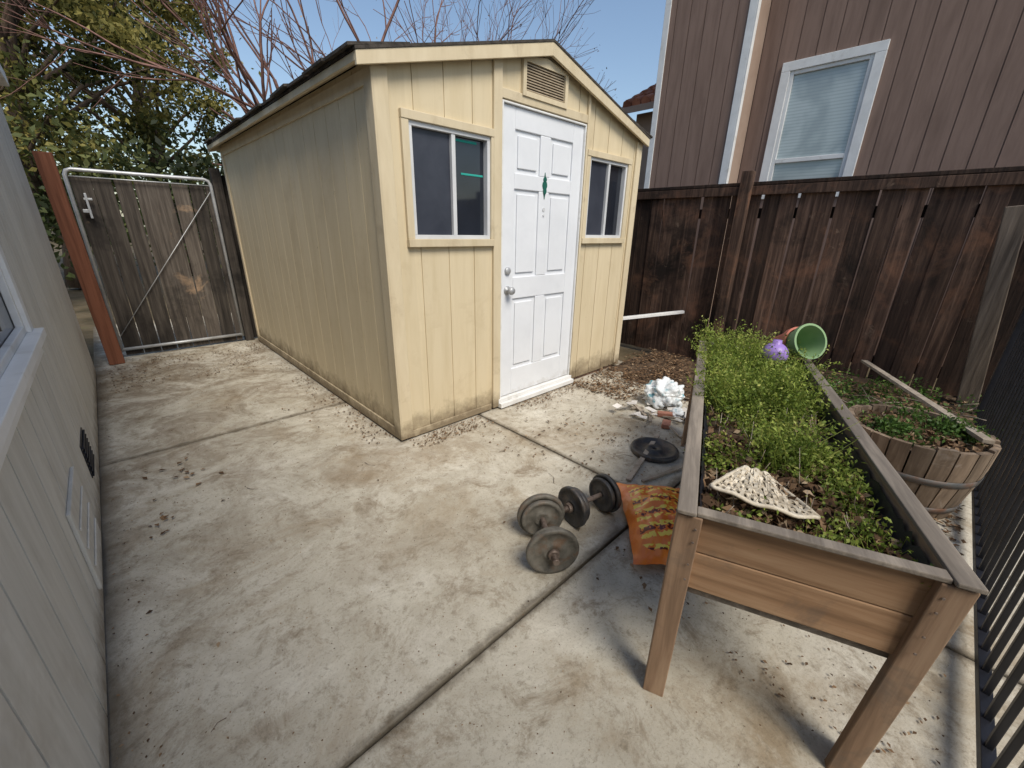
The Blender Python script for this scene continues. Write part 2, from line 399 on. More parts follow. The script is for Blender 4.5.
for (c0,c1) in rows:
    pbox(d,front,mid-.055,mid+.055,c0,c1,.0045,.017)
    for (p,q) in ((a+st,mid-.055),(mid+.055,b-st)):
        pbox(d,front,p+.03,q-.03,c0+.03,c1-.03,.0045,.015)
d.build('door',white,shed,bevel=.005)
df=MB()
pbox(df,front,2.05,2.0635,.05,2.122,-.02,.034); pbox(df,front,2.9195,2.93,.05,2.122,-.02,.034)
pbox(df,front,2.0637,2.9193,2.110,2.122,-.02,.034)
pbox(df,front,2.03,2.95,.012,.05,-.02,.075); pbox(df,front,2.03,2.95,.0505,.08,-.02,.045)
df.build('door_frame',whitet,shed,bevel=.003)
kn=MB()
Mk=Matrix.Translation((2.125,YF-.017,.93))@Matrix.Rotation(math.pi/2,4,'X')
kn.lathe([(.0,.0),(.032,.0),(.032,.006),(.012,.01),(.012,.03),(.027,.04),(.03,.055),(.022,.068),(0,.07)],Mk,20)
Mk=Matrix.Translation((2.125,YF-.017,1.07))@Matrix.Rotation(math.pi/2,4,'X')
kn.lathe([(.0,.0),(.027,.0),(.027,.012),(.02,.018),(0,.018)],Mk,20)
kn.build('door_knob',galv,shed)
orn=MB(); cx=mid; cz=1.665
def disc(mb,cx,cz,r,y0,y1,n=16,sx=1,mi=0):
    vs=[];
    for y in (y0,y1):
        for k in range(n):
            q=2*math.pi*k/n; vs.append((cx+r*sx*math.cos(q),y,cz+r*math.sin(q)))
    mb.add(vs,[tuple(range(n)),tuple(range(n,2*n))[::-1]]+[(k,(k+1)%n,n+(k+1)%n,n+k) for k in range(n)],mi)
disc(orn,cx,cz,.030,YF-.0172,YF-.024,20,.8); disc(orn,cx,cz+.038,.016,YF-.0172,YF-.0265,16); 
disc(orn,cx,cz-.038,.022,YF-.0172,YF-.0275,16,.7)
orn.hexa([(cx-.008,YF-.0172,cz+.045),(cx+.008,YF-.0172,cz+.045),(cx+.008,YF-.022,cz+.045),(cx-.008,YF-.022,cz+.045),(cx-.001,YF-.0172,cz+.085),(cx+.001,YF-.0172,cz+.085),(cx+.001,YF-.022,cz+.085),(cx-.001,YF-.022,cz+.085)])
orn.hexa([(cx-.001,YF-.0172,cz-.095),(cx+.001,YF-.0172,cz-.095),(cx+.001,YF-.022,cz-.095),(cx-.001,YF-.022,cz-.095),(cx-.010,YF-.0172,cz-.05),(cx+.010,YF-.0172,cz-.05),(cx+.010,YF-.022,cz-.05),(cx-.010,YF-.022,cz-.05)])
orn.build('door_ornament',mk('dark_green_metal',[(.3,(.01,.07,.05)),(.6,(.02,.12,.09))],bmp=.2,rough=.4),shed)
pe=MB(); disc(pe,cx,1.50,.014,YF-.0175,YF-.021); disc(pe,cx,1.46,.008,YF-.0175,YF-.024)
pe.build('door_number',alum,shed)
v=MB(); va,vb,vc,vd=2.25,2.64,2.205,2.365
pbox(v,front,va,vb,vc,vd,.0205,.026,1)
for (p,q,r_,u_) in ((va-.03,va,vc-.03,vd),(vb,vb+.03,vc-.03,vd),(va,vb,vc-.03,vc)):
    pbox(v,front,p,q,r_,u_,.0205,.045,0)
pbox(v,front,va-.03,(va+vb)/2,vd,vd+.02,.0205,.045,0,z1b=vd+.055,z0b=vd); pbox(v,front,(va+vb)/2,vb+.03,vd,vd+.055,.0205,.045,0,z1b=vd+.02,z0b=vd)
for i in range(10):
    z=vc+.006+i*.0155
    pbox(v,front,va+.005,vb-.005,z,z+.007,.0265,.036,2)
v.build('gable_vent',[beige2,liner,ventm],shed)
r=MB(); YR0,YR1=YF-.09,YB+.10
TIP={-1:X0-.13,1:X1+.06}
for sgn in (-1,1):
    xe=TIP[sgn]; ze=rz(xe); zp=rz(PK)
    r.hexa([(PK,YR0,zp),(xe,YR0,ze),(xe,YR1,ze),(PK,YR1,zp),(PK,YR0,zp+.014),(xe,YR0,ze+.014),(xe,YR1,ze+.014),(PK,YR1,zp+.014)],0)
    yy=YR0
    while yy<YR1-.1:
        w_=.3; ov=random.uniform(.004,.04); lf=random.uniform(0,.012)
        r.hexa([(xe-sgn*.3,yy+.004,ze+.3*SL+.0145),(xe+sgn*ov,yy+.004,ze-ov*SL+.0145+lf),(xe+sgn*ov,yy+w_-.008,ze-ov*SL+.0145),(xe-sgn*.3,yy+w_-.008,ze+.3*SL+.0145),
                (xe-sgn*.3,yy+.004,ze+.3*SL+.020),(xe+sgn*ov,yy+.004,ze-ov*SL+.028+lf),(xe+sgn*ov,yy+w_-.008,ze-ov*SL+.028),(xe-sgn*.3,yy+w_-.008,ze+.3*SL+.020)],0)
        yy+=w_
r.build('roof_shingles',shing,shed)
f=MB()
for sgn in (-1,1):
    xe=TIP[sgn]-sgn*.004; ze=rz(xe); zp=rz(PK)
    for (y0,y1) in ((YR0+.004,YR0+.024),(YR1-.024,YR1-.004)):
        p=[(PK,y0,zp-.075),(xe,y0,ze-.06),(xe,y1,ze-.06),(PK,y1,zp-.075),(PK,y0,zp-.001),(xe,y0,ze-.001),(xe,y1,ze-.001),(PK,y1,zp-.001)]
        f.hexa(p,0)
    xa=xe; xb=xe-sgn*.02
    f.box(min(xa,xb),max(xa,xb),YR0+.025,YR1-.025,ze-.04,ze-.003)
    xc=(X0-.022) if sgn<0 else (X1+.022); zc=rz(xc)
    f.hexa([(xb,YR0+.025,ze-.02),(xc,YR0+.025,zc-.02),(xc,YR1-.025,zc-.02),(xb,YR1-.025,ze-.02),(xb,YR0+.025,ze-.004),(xc,YR0+.025,zc-.004),(xc,YR1-.025,zc-.004),(xb,YR1-.025,ze-.004)],0)
f.build('fascia',beige2,shed,bevel=.002)
sk=MB(); sk.box(X0-.01,X1+.01,YF-.01,YB,.0,.03); sk.build('floor_skid',fwood,shed)

# ------------------------------------------------------------ wood fences
def fence_run(mb,w,s0,s1,h,d0=0,th=.018,wd=.14,gapmax=.008,lean=.006,mi=0,djit=.006):
    s=s0; o,a,n=w
    while s<s1-.03:
        ww=wd+random.uniform(-.008,.008); e_=min(s+ww,s1)
        l=random.gauss(0,lean); hh=h+random.uniform(-.01,.01); dd=d0+random.uniform(0,djit); d2=d0+random.uniform(0,djit)
        mb.hexa([P3(o,a,n,s,dd,.02),P3(o,a,n,e_,d2,.02),P3(o,a,n,e_,d2+th,.02),P3(o,a,n,s,dd+th,.02),
                 P3(o,a,n,s+l,dd,hh),P3(o,a,n,e_+l,dd,hh),P3(o,a,n,e_+l,dd+th,hh),P3(o,a,n,s+l,dd+th,hh)],mi)
        s=e_+random.uniform(.002,gapmax)
sf=group('wood_fence',(4.6,1,0))
m=MB(); fr_=((4.6,0),(0,1),(-1,0))
fence_run(m,fr_,-6,8.5,1.77,wd=.135,gapmax=.010,lean=.010,djit=.018)
m.build('boards',fwood,sf,bevel=.003)
m=MB()
m.box(4.535,4.66,-6,8.5,1.782,1.812)
m.box(4.535,4.552,-6,8.5,1.70,1.778)
m.box(4.625,4.665,-6,8.5,.3,.39); m.box(4.625,4.665,-6,8.5,1.5,1.59)
for y in (-3.3,-.85,1.55,4.0,6.4):
    m.box(4.445,4.533,y-.045,y+.045,.0,1.90)
m.build('posts_and_rails',fwood,sf,bevel=.004)
m=MB(); m.beam((4.40,-.34,.05),(4.36,-.17,1.56),.11,.09,0,up=(1,0,0)); m.build('wood_post',mk('gray_post_wood',[(.25,(.06,.045,.034)),(.5,(.14,.11,.085)),(.8,(.25,.20,.155))],(34,34,1.8),bmp=.8,bdist=.006),bevel=.005)
rf=group('back_fence',(2.8,5.9,0))
m=MB(); bw=((0,5.93),(1,0),(0,-1))
fence_run(m,bw,1.12,4.58,1.86,wd=.14); m.build('boards',gwood,rf,bevel=.002)
m=MB(); m.box(1.06,1.15,5.85,5.94,0,1.92); m.build('post',gwood,rf,bevel=.004)
gt=group('wooden_gate',(.48,5.85,0))
m=MB(); gw=((0,5.90),(1,0),(0,-1))
fence_run(m,gw,-.05,1.03,1.74,wd=.14,gapmax=.01); m.build('boards',gwood,gt,bevel=.002)
m=MB(); yg=5.855; R=.017; xa,xb,za,zb=-.075,1.035,.07,1.80
m.path([(xa,yg,za),(xa,yg,zb-.05),(xa+.015,yg,zb-.015),(xa+.05,yg,zb),(xb-.05,yg,zb),(xb-.015,yg,zb-.015),(xb,yg,zb-.05),(xb,yg,za)],[R]*8,10)
m.path([(xa,yg,za+.02),(xb,yg,za+.02)],[R]*2,10)
m.path([(xa,yg,.2),(xb,yg,1.70)],[.004]*2,6)
m.path([(xa+.02,yg-.01,zb-.06),(xb-.02,yg-.01,zb-.06)],[.006]*2,6)
m.build('pipe_frame',galv,gt)
m=MB()
m.box(-.03,.03,yg-.03,yg-.006,1.43,1.46); m.box(0,.06,yg-.035,yg-.008,1.54,1.56); m.box(.01,.028,yg-.045,yg-.02,1.38,1.60)
m.build('gate_latch',galv,gt,bevel=.003)
m=MB(); m.beam((-.135,5.66,0),(-.165,5.66,1.90),.09,.12,0,up=(1,0,0)); m.build('redwood_post',rwood,bevel=.006)
ir=group('iron_fence',(2.3,-.4,0))
m=MB()
x=-.9
while x<4.2:
    m.box(x,x+.016,-.408,-.392,.06,1.5); x+=.1
m.box(-.95,4.25,-.415,-.385,.055,.085); m.box(-.95,4.25,-.415,-.385,1.38,1.41)
m.box(4.20,4.26,-.43,-.37,0,1.6); m.box(.0-.95,-.89,-.43,-.37,0,1.6)
m.build('bars',iron,ir,bevel=.002)

# ------------------------------------------------------------ left house (beige)
lh=group('beige_house',(-2.3,.7,0))
lw=((-.31,0),(0,1),(1,0))
LWIN=(.9,2.50,.93,1.95)
m=MB(); siding(m,lw,-4,5.35,.03,lambda q:2.32,[LWIN],.205,.010,.02,depth=.010)
bwl=((0,5.35),(1,0),(0,1)); siding(m,bwl,-4.3,-.312,.03,lambda q:2.32,[],.305,.01,.018)
m.box(-4.3,-.34,-4,5.32,-.1,2.3)
m.build('walls',stucco,lh)
m=MB()
pbox(m,lw,LWIN[0],LWIN[1],LWIN[2],LWIN[3],-.012,.0,1)
for (a,b,c,d_) in ((LWIN[0]-.07,LWIN[0],LWIN[2],LWIN[3]),(LWIN[1],LWIN[1]+.07,LWIN[2],LWIN[3])):
    pbox(m,lw,a,b,c,d_,.0205,.038,0)
pbox(m,lw,LWIN[0]-.07,LWIN[1]+.07,LWIN[3],LWIN[3]+.08,.0205,.040,0)
pbox(m,lw,LWIN[0]-.09,LWIN[1]+.09,LWIN[2]-.035,LWIN[2],.0205,.065,0)
pbox(m,lw,LWIN[0]-.07,LWIN[1]+.07,LWIN[2]-.10,LWIN[2]-.036,.0205,.040,0)
for (a,b,c,d_) in ((LWIN[0],LWIN[0]+.03,LWIN[2],LWIN[3]),(LWIN[1]-.03,LWIN[1],LWIN[2],LWIN[3]),(1.68,1.72,LWIN[2],LWIN[3]),(LWIN[0]+.03,1.68,LWIN[2],LWIN[2]+.03),(1.72,LWIN[1]-.03,LWIN[2],LWIN[2]+.03)):
    pbox(m,lw,a,b,c,d_,.001,.024,0)
m.build('window',[whitet,glassd],lh,bevel=.003)
m=MB()
pbox(m,lw,2.70,2.98,.15,.33,.0205,.024,1)
for i in range(7): pbox(m,lw,2.705,2.975,.158+i*.025,.166+i*.025,.0245,.032,1)
pbox(m,lw,1.85,2.26,.09,.42,.0205,.032,0)
for i in range(1,4): pbox(m,lw,1.88,2.23,.09+i*.08,.10+i*.08,.0325,.038,0)
m.build('wall_vents',[stucco,liner,galv],lh,bevel=.002)
m=MB(); m.box(-.33,-.215,-4.1,5.5,2.325,2.43); m.build('gutter',whitet,lh,bevel=.01)
m=MB(); m.hexa([(-.22,-4.1,2.44),(-.22,5.5,2.44),(-2.3,5.5,3.0),(-2.3,-4.1,3.0),(-.22,-4.1,2.47),(-.22,5.5,2.47),(-2.3,5.5,3.04),(-2.3,-4.1,3.04)])
m.hexa([(-2.3,-4.1,3.0),(-2.3,5.5,3.0),(-4.4,5.5,2.44),(-4.4,-4.1,2.44),(-2.3,-4.1,3.04),(-2.3,5.5,3.04),(-4.4,5.5,2.47),(-4.4,-4.1,2.47)])
m.build('roof',shing,lh)

# ------------------------------------------------------------ brown house
bh=group('brown_house',(9.5,1,0))
mw=((6.6,0),(0,1),(-1,0)); HW=(1.22,2.02,1.90,3.22)
m=MB(); siding(m,mw,-2,3.6,.0,lambda q:6.0,[HW],.20,.010,.02)
cw=((6.2,0),(0,1),(-1,0)); siding(m,cw,2.42,3.56,.0,lambda q:6.4,[],.20,.010,.02)
m.box(6.64,13,-2,3.6,-.1,6.0)
m.box(6.225,6.59,2.44,3.54,-.1,6.4)
m.build('walls',brown,bh)
m=MB(); m.box(6.235,6.578,2.405,2.4385,0,6.4); m.build('chase_side',brownf,bh)
m=MB()
m.box(6.165,6.179,2.40,2.49,0,6.4); m.box(6.165,6.235,2.385,2.3995,0,6.4)
m.box(6.165,6.179,3.50,3.585,0,6.4); m.box(6.18,6.24,3.561,3.585,0,6.4)
a,b,c,d_=HW
for (p,q,u_,w_) in ((a-.10,a,c-.1,d_),(b,b+.10,c-.1,d_),(a-.10,b+.10,d_,d_+.10),(a,b,c-.10,c)):
    pbox(m,mw,p,q,u_,w_,.0205,.05)
for (p,q,u_,w_) in ((a,a+.04,c,d_),(b-.04,b,c,d_),(a+.04,b-.04,c,c+.04),(a+.04,b-.04,d_-.04,d_),(a+.04,b-.04,2.22,2.27)):
    pbox(m,mw,p,q,u_,w_,-.005,.03)
m.build('trim',whitet,bh,bevel=.005)
m=MB(); pbox(m,mw,a+.04,b-.04,c+.04,d_-.04,-.02,.0); m.build('window_glass',blind,bh)
m=MB(); m.box(7.95,12,3.7,4.95,0,3.45); 
m.build('wing_wall',brownf,bh)
m=MB()
for j in range(8):
    y=3.65+j*.19
    for i in range(12):
        x=7.62+i*.26; z=3.50+(x-7.62)*.48
        m.path([(x,y,z+.04),(x+.30,y,z+.30*.48+.02)],[.085,.075],8,0)
m.build('tile_roof',tile,bh)
m=MB(); m.hexa([(7.6,3.6,3.40),(7.6,5.15,3.40),(10.9,5.15,4.98),(10.9,3.6,4.98),(7.6,3.6,3.5),(7.6,5.15,3.5),(10.9,5.15,5.08),(10.9,3.6,5.08)])
m.build('roof_deck',brownf,bh)
m=MB(); m.hexa([(6.2,-2.4,6.0),(13.4,-2.4,6.0),(13.4,3.9,6.0),(6.2,3.9,6.0),(9.5,-2.4,7.6),(9.9,-2.4,7.6),(9.9,3.9,7.6),(9.5,3.9,7.6)]); m.build('main_roof',tile,bh)

# ------------------------------------------------------------ leaves
def leaf_mesh(name,C,size,mats,parent=None,rn=None,aspect=.5,flat=0.0,mi=None):
    C=np.asarray(C,float); N=len(C)
    nrm=rng.normal(size=(N,3)); nrm/=np.linalg.norm(nrm,axis=1,keepdims=True)+1e-9
    nrm=nrm*(1-flat)+np.array([0,0,1.0])*flat; nrm/=np.linalg.norm(nrm,axis=1,keepdims=True)+1e-9
    t=rng.normal(size=(N,3)); t-=nrm*(t*nrm).sum(1,keepdims=True); t/=np.linalg.norm(t,axis=1,keepdims=True)+1e-9
    b=np.cross(nrm,t)
    sz=(size*rng.uniform(.6,1.35,size=(N,1))) if np.isscalar(size) else size[:,None]*rng.uniform(.7,1.3,size=(N,1))
    fold=nrm*sz*.12
    V=np.empty((N,4,3)); V[:,0]=C-t*sz*.5; V[:,1]=C+b*sz*aspect*.5+fold-t*sz*.08; V[:,2]=C+t*sz*.5; V[:,3]=C-b*sz*aspect*.5+fold-t*sz*.08
    me=bpy.data.meshes.new(name)
    me.vertices.add(N*4); me.vertices.foreach_set('co',V.reshape(-1))
    me.loops.add(N*4); me.loops.foreach_set('vertex_index',np.arange(N*4,dtype=np.int32))
    me.polygons.add(N); me.polygons.foreach_set('loop_start',np.arange(0,N*4,4,dtype=np.int32))
    me.update(calc_edges=True)
    if not isinstance(mats,(list,tuple)): mats=[mats]
    for m_ in mats: me.materials.append(m_)
    at=me.attributes.new('rnd','FLOAT','FACE')
    at.data.foreach_set('value',(rng.random(N) if rn is None else np.clip(rn,0,1)).astype(np.float32))
    ob=bpy.data.objects.new(name,me); COL.objects.link(ob)
    if parent is not None:
        ob.parent=parent
        if not parent.get('local'): ob.matrix_parent_inverse=Matrix.Translation(-Vector(parent.location))
    return ob

def tree(name,base,center,radii,ncl,per,lsize,clr,ml,mbk,tr=.22,zmin=None):
    tg=group(name,base)
    base=Vector(base); center=Vector(center)
    cl=[]
    while len(cl)<ncl:
        p=rng.normal(size=3); p/=np.linalg.norm(p); p*=rng.uniform(.25,1)**.45
        q=np.array(center)+p*np.array(radii)
        if zmin is not None and q[2]<zmin: continue
        cl.append(q)
    cl=np.array(cl)
    m=MB()
    top=center+Vector((0,0,radii[2]*.5))
    tp=[base.lerp(top,i/8)+Vector((random.gauss(0,.12),random.gauss(0,.12),0))*(0 if i==0 else 1) for i in range(9)]
    m.path(tp,[tr*(1-.85*i/8) for i in range(9)],9)
    for c in cl[::2]:
        c=Vector(c); k=min(8,max(2,int((c.z-base.z)/(top.z-base.z)*8*.75)))
        s0=tp[k]; md=s0.lerp(c,.5)+Vector((random.gauss(0,.2),random.gauss(0,.2),random.uniform(0,.3)))
        m.path([s0,md,c],[tr*.28,tr*.16,.012],5,caps=False)
    m.build('trunk_and_limbs',mbk,tg,recalc=False)
    C=[];R=[]
    for c in cl:
        rr=clr*rng.uniform(.6,1.3); n=int(per*rng.uniform(.6,1.3))
        p=rng.normal(size=(n,3))*rr*np.array([.55,.55,.42]); C.append(c+p)
        R.append(np.clip(rng.uniform(.15,.95)+rng.normal(size=n)*.15+p[:,2]/rr*.2,0,1))
    leaf_mesh('crown',np.vstack(C),lsize,ml,tg,np.concatenate(R))
    return tg

tree('evergreen_tree',(-.5,13,0),(-.6,13,5.2),(3.0,2.0,3.6),92,270,.125,.48,leafm,bark,.22)
tree('evergreen_tree',(1.7,15.5,0),(1.7,15.5,5.0),(2.2,1.8,3.3),60,240,.14,.5,leafm,bark,.2)
tree('evergreen_tree',(-4.5,12,0),(-4.5,12,5.0),(2.4,2.4,3.6),26,200,.16,.6,leafd,bark,.25)
tree('evergreen_tree',(-1.8,19,0),(-1.8,19,5.6),(4.0,2.4,4.0),36,200,.22,.8,leafm,bark,.3)
C=[];R=[]
for i in range(130):
    c=np.array([rng.uniform(-4,7),rng.uniform(9.5,12),rng.uniform(.8,2.6)]); n=90
    C.append(c+rng.normal(size=(n,3))*.3); R.append(np.clip(rng.uniform(.1,.9)+rng.normal(size=n)*.12,0,1))
leaf_mesh('hedge',np.vstack(C),.14,leafd,None,np.concatenate(R))
C=[];R=[]
for i in range(140):
    a=rng.uniform(-.4,1.2); dd=rng.uniform(45,60)
    c=np.array([math.sin(a)*dd,math.cos(a)*dd,rng.uniform(0,4.5)]); n=40
    C.append(c+rng.normal(size=(n,3))*np.array([1.8,1.8,1.0])); R.append(np.clip(rng.uniform(.1,.8)+rng.normal(size=n)*.12,0,1))
leaf_mesh('distant_trees',np.vstack(C),1.1,leafd,None,np.concatenate(R))

# bare tree
bt=group('bare_tree',(4.3,9.2,0)); m=MB(); tips=[]
def grow(p,d,Ln,r,dep):
    pts=[p];rad=[r]; q=p.copy(); dd=d.copy(); n=4
    for i in range(n):
        dd=(dd+Vector((random.gauss(0,.10),random.gauss(0,.10),random.gauss(0,.06)+.02))).normalized()
        q=q+dd*Ln/n; pts.append(q.copy()); rad.append(r*(1-.25*(i+1)/n))
        if i>0 and random.random()<.55 and dep>0:
            sd=(dd+Vector((random.gauss(0,.5),random.gauss(0,.5),random.gauss(0,.4)))).normalized()
            grow(q.copy(),sd,Ln*.6,rad[-1]*.55,min(dep,2)-1)
    m.path(pts,rad,6 if r>.03 else 4,0,caps=False)
    if dep<=0:
        tips.append(tuple(q)); return
    for k in range(2 if random.random()<.65 else 3):
        sd=(dd+Vector((random.gauss(0,.36),random.gauss(0,.36),random.gauss(0,.22)+.04))).normalized()
        grow(q.copy(),sd,Ln*random.uniform(.68,.88),rad[-1]*random.uniform(.66,.82),dep-1)
B=Vector((4.3,9.2,0))
for dv in ((-.75,.0,1),(-.3,.1,1),(.1,.1,1),(.45,-.1,1),(.85,-.25,1),(1.3,-.35,.85),(1.0,.1,.7),(.7,.2,1)):
    grow(B+Vector((dv[0]*.15,0,.3)),Vector(dv).normalized(),2.1,.075,5)
m.build('branches',rbark,bt,recalc=False)
tt=np.array(tips)
leaf_mesh('buds',tt[rng.integers(0,len(tt),700)]+rng.normal(size=(700,3))*.06,.05,dead,bt)

# ------------------------------------------------------------ planter
pl=group('raised_planter',(.92,.31,0),math.radians(21.5),local=True)
LX,WY,H=1.83,.53,.71
m=MB()
for (y0,y1) in ((-.024,-.004),(-WY+.004,-WY+.024)):
    for (z0,z1) in ((.44,.565),(.568,.70)):
        m.box(.02,LX-.02,y0,y1,z0,z1)
m.build('side_boards',pwood,pl,bevel=.003)
m=MB()
for (x0,x1) in ((.004,.024),(LX-.024,LX-.004)):
    for (z0,z1) in ((.455,.573),(.576,.69)):
        m.box(x0,x1,-WY+.0245,-.0245,z0,z1)
m.build('end_boards',pwoody,pl,bevel=.003)
m=MB()
for (cx,sx) in ((0,1),(LX,-1)):
    for (cy,sy) in ((0,-1),(-WY,1)):
        def leg(ax0,ax1,ay0,ay1,spx,spy):
            x0,x1=sorted((ax0,ax1)); y0,y1=sorted((ay0,ay1))
            m.hexa([(x0+spx,y0+spy,0),(x1+spx,y0+spy,0),(x1+spx,y1+spy,0),(x0+spx,y1+spy,0),(x0,y0,.694),(x1,y0,.694),(x1,y1,.694),(x0,y1,.694)])
        spx=sx*.028; spy=(.025 if cy<0 else 0)
        leg(cx-sx*.020,cx+sx*.0035,cy-sy*.018,cy+sy*.042,spx,spy)
        leg(cx+sx*.004,cx+sx*.055,cy-sy*.018,cy-sy*-.0035,spx,spy)
m.build('legs',pwoodv,pl,bevel=.003)
m=MB(); zt=.6945
m.box(-.03,LX+.03,-.026,.020,zt+.006,zt+.018); m.box(-.03,LX+.03,-WY-.020,-WY+.026,zt+.006,zt+.018)
m.build('rim',pwoodg,pl,bevel=.003)
m=MB()
m.box(-.018,.014,-WY+.0265,-.0265,zt+.001,zt+.014); m.box(LX-.024,LX+.03,-WY+.0265,-.0265,zt,zt+.016)
m.box(.0245,.05,-WY+.04,-.04,.42,.46); m.box(LX-.05,LX-.0245,-WY+.04,-.04,.42,.46)
for i in range(8): m.box(.10+i*.21,.24+i*.21,-WY+.025,-.025,.425,.438)
m.build('end_rim_and_slats',pwoodg,pl,bevel=.003)
m=MB()
for (qx,qy) in ((-.0205,-.03),(-.0205,-WY+.03)):
    for z in (.50,.55,.62,.66):
        m.path([(qx,qy,z),(qx-.0015,qy,z)],[.0035,.003],8)
m.build('screws',rust,pl)
m=MB()
def strip(pts_fn,n):
    vs=[];fs=[]
    for i in range(n+1):
        x,y,nx,ny=pts_fn(i/n); w_=.008+.03*abs(mnoise.noise(Vector((i*.6,nx*3,ny*5))))
        vs.append((x+nx*w_*.3,y+ny*w_*.3,.685+.018*mnoise.noise(Vector((i*.9,1,2))))); vs.append((x+nx*(w_+.012),y+ny*(w_+.012),.62)); vs.append((x+nx*.03,y+ny*.03,.57))
    for i in range(n):
        for k in (0,1): fs.append((i*3+k,i*3+3+k,i*3+4+k,i*3+1+k))
    m.add(vs,fs,0,.5,True)
strip(lambda t:(.03+t*(LX-.06),-.03,0,-1),70); strip(lambda t:(.03+t*(LX-.06),-WY+.03,0,1),70)
strip(lambda t:(.03,-.03-t*(WY-.06),1,0),24); strip(lambda t:(LX-.03,-.03-t*(WY-.06),-1,0),24)
m.build('liner',liner,pl,recalc=False)
m=MB(); NX,NY=90,30; vs=[];fs=[]
def soilz(x,y): return .618+.03*mnoise.noise(Vector((x*4,y*6,0)))+.014*mnoise.noise(Vector((x*19,y*19,4)))
for i in range(NX):
    for j in range(NY):
        x=.03+i/(NX-1)*(LX-.06); y=-.03-j/(NY-1)*(WY-.06); vs.append((x,y,soilz(x,y)))
for i in range(NX-1):
    for j in range(NY-1): fs.append((i*NY+j,(i+1)*NY+j,(i+1)*NY+j+1,i*NY+j+1))
m.add(vs,fs,0,.5,True); m.build('soil',soil,pl)

def stems(name,bases,hts,nl,lsize,mat,parent,spread=.03,lean=.25,stemmat=None,aspect=.5,bias=0):
    C=[];R=[];m=MB()
    for b_,h in zip(bases,hts):
        b_=np.array(b_); ln=rng.normal(size=2)*lean*h; cr=rng.uniform(.1,.9)
        n=max(3,int(nl*rng.uniform(.7,1.3)*(.6+h*5)))
        t=rng.uniform(.15,1.05,size=n)
        p=b_+np.stack([ln[0]*t**1.5,ln[1]*t**1.5,h*t],1)+rng.normal(size=(n,3))*spread*np.array([1,1,.4])
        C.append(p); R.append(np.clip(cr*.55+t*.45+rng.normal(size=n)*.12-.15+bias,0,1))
        tp=b_+np.array([ln[0],ln[1],h]); md=b_+np.array([ln[0]*.35,ln[1]*.35,h*.5])
        m.path([b_,md,tp],[.0014,.001,.0006],3,0,caps=False)
    leaf_mesh(name,np.vstack(C),lsize,mat,parent,np.concatenate(R),aspect=aspect,flat=.2)
    m.build(name+'_stems',stemmat or mat,parent,recalc=False)
bs=[];hs=[]; tries=0
while len(bs)<1700 and tries<30000:
    tries+=1
    x=rng.uniform(.36,LX-.04); y=rng.uniform(-WY+.04,-.04)
    nz=mnoise.noise(Vector((x*3.2,y*5,9)))
    dens=nz*1.1+.5+.35*min(1,max(0,(x-.6)/.4))*(1 if y>-.36 else .3)
    if x<.66 and y>-.22: dens-=.5
    if y<-.40 and x>.6: dens-=.25
    if rng.random()>dens: continue
    nh=mnoise.noise(Vector((x*5,y*5,5)))
    tall=min(1,max(0,(x-.45)/.5))*(1 if y>-.38 else .65)
    bs.append((x,y,soilz(x,y))); hs.append(max(.035,.06+.085*tall+.14*nh+.05*nz)*rng.uniform(.5,1.4))
stems('herbs',bs,hs,17,.0145,herb,pl,.011,lean=.4,bias=.04)
bs=[];hs=[]
for cx,cy,n in ((.10,-.33,35),(.2,-.42,45),(.33,-.40,50),(.12,-.12,14),(.42,-.1,20),(.5,-.3,40),(.06,-.45,20)):
    for i in range(n):
        x=cx+rng.normal()*.04; y=min(-.05,max(-WY+.04,cy+rng.normal()*.035)); bs.append((max(.04,x),y,soilz(x,y))); hs.append(rng.uniform(.02,.075))
stems('small_weeds',bs,hs,12,.015,herb,pl,.012)
m=MB()
for i in range(80):
    x=rng.uniform(.06,LX-.08); y=rng.uniform(-WY+.06,-.06); a=rng.uniform(0,6.28); l=rng.uniform(.04,.16); z=soilz(x,y)
    up=rng.uniform(.0,.10)
    m.path([(x,y,z),(x+math.cos(a)*l*.4,y+math.sin(a)*l*.3,z+up*.6+.01),(x+math.cos(a)*l*.7,y+math.sin(a)*l*.4,z+up+.01)],[.0016,.0012,.0008],4)
m.build('dry_stalks',lath,pl,recalc=False)
NL=3200
C=np.stack([rng.uniform(.04,LX-.05,NL),rng.uniform(-WY+.04,-.04,NL),np.zeros(NL)],1)
C[:,0]=np.where(rng.random(NL)<.65,rng.uniform(.04,.6,NL),C[:,0])
C[:,2]=[soilz(a,b)+.006+rng.uniform(0,.025) for a,b in C[:,:2]]
leaf_mesh('leaf_litter',C,.032,dead,pl,flat=.5,aspect=.6)
# woven basket fragment (crushed, fan of slats)
wk=group('wicker_basket',(1.31,.262,.672),0,local=True)
wk.rotation_euler=(math.radians(-6),math.radians(2),math.radians(202))
m=MB()
def fan(u,v):
    ang=(u-.5)*1.0; r=.07+.19*v
    return Vector((-.05+r*math.cos(ang), r*math.sin(ang)*1.05, .006*math.sin(u*math.pi)+.008*v*v+.004*math.sin(u*17+v*4)))
for i in range(15):
    u=i/14; 
    for k in range(6):
        a_,b_=fan(u,k/6),fan(u,(k+1)/6); up=.0035*(1 if (i+k)%2 else -1)
        m.beam(a_+Vector((0,0,up)),b_+Vector((0,0,-up)),.0095,.003)
for j in range(10):
    v=(j+.5)/10
    for k in range(28):
        a_,b_=fan(k/28,v),fan((k+1)/28,v); up=.003*(1 if (k+j)%2 else -1)
        m.beam(a_+Vector((0,0,up)),b_+Vector((0,0,-up)),.009 if j%3 else .012,.003)
for v in (0,1.0):
    m.path([fan(u/20,v) for u in range(21)],[.006]*21,6)
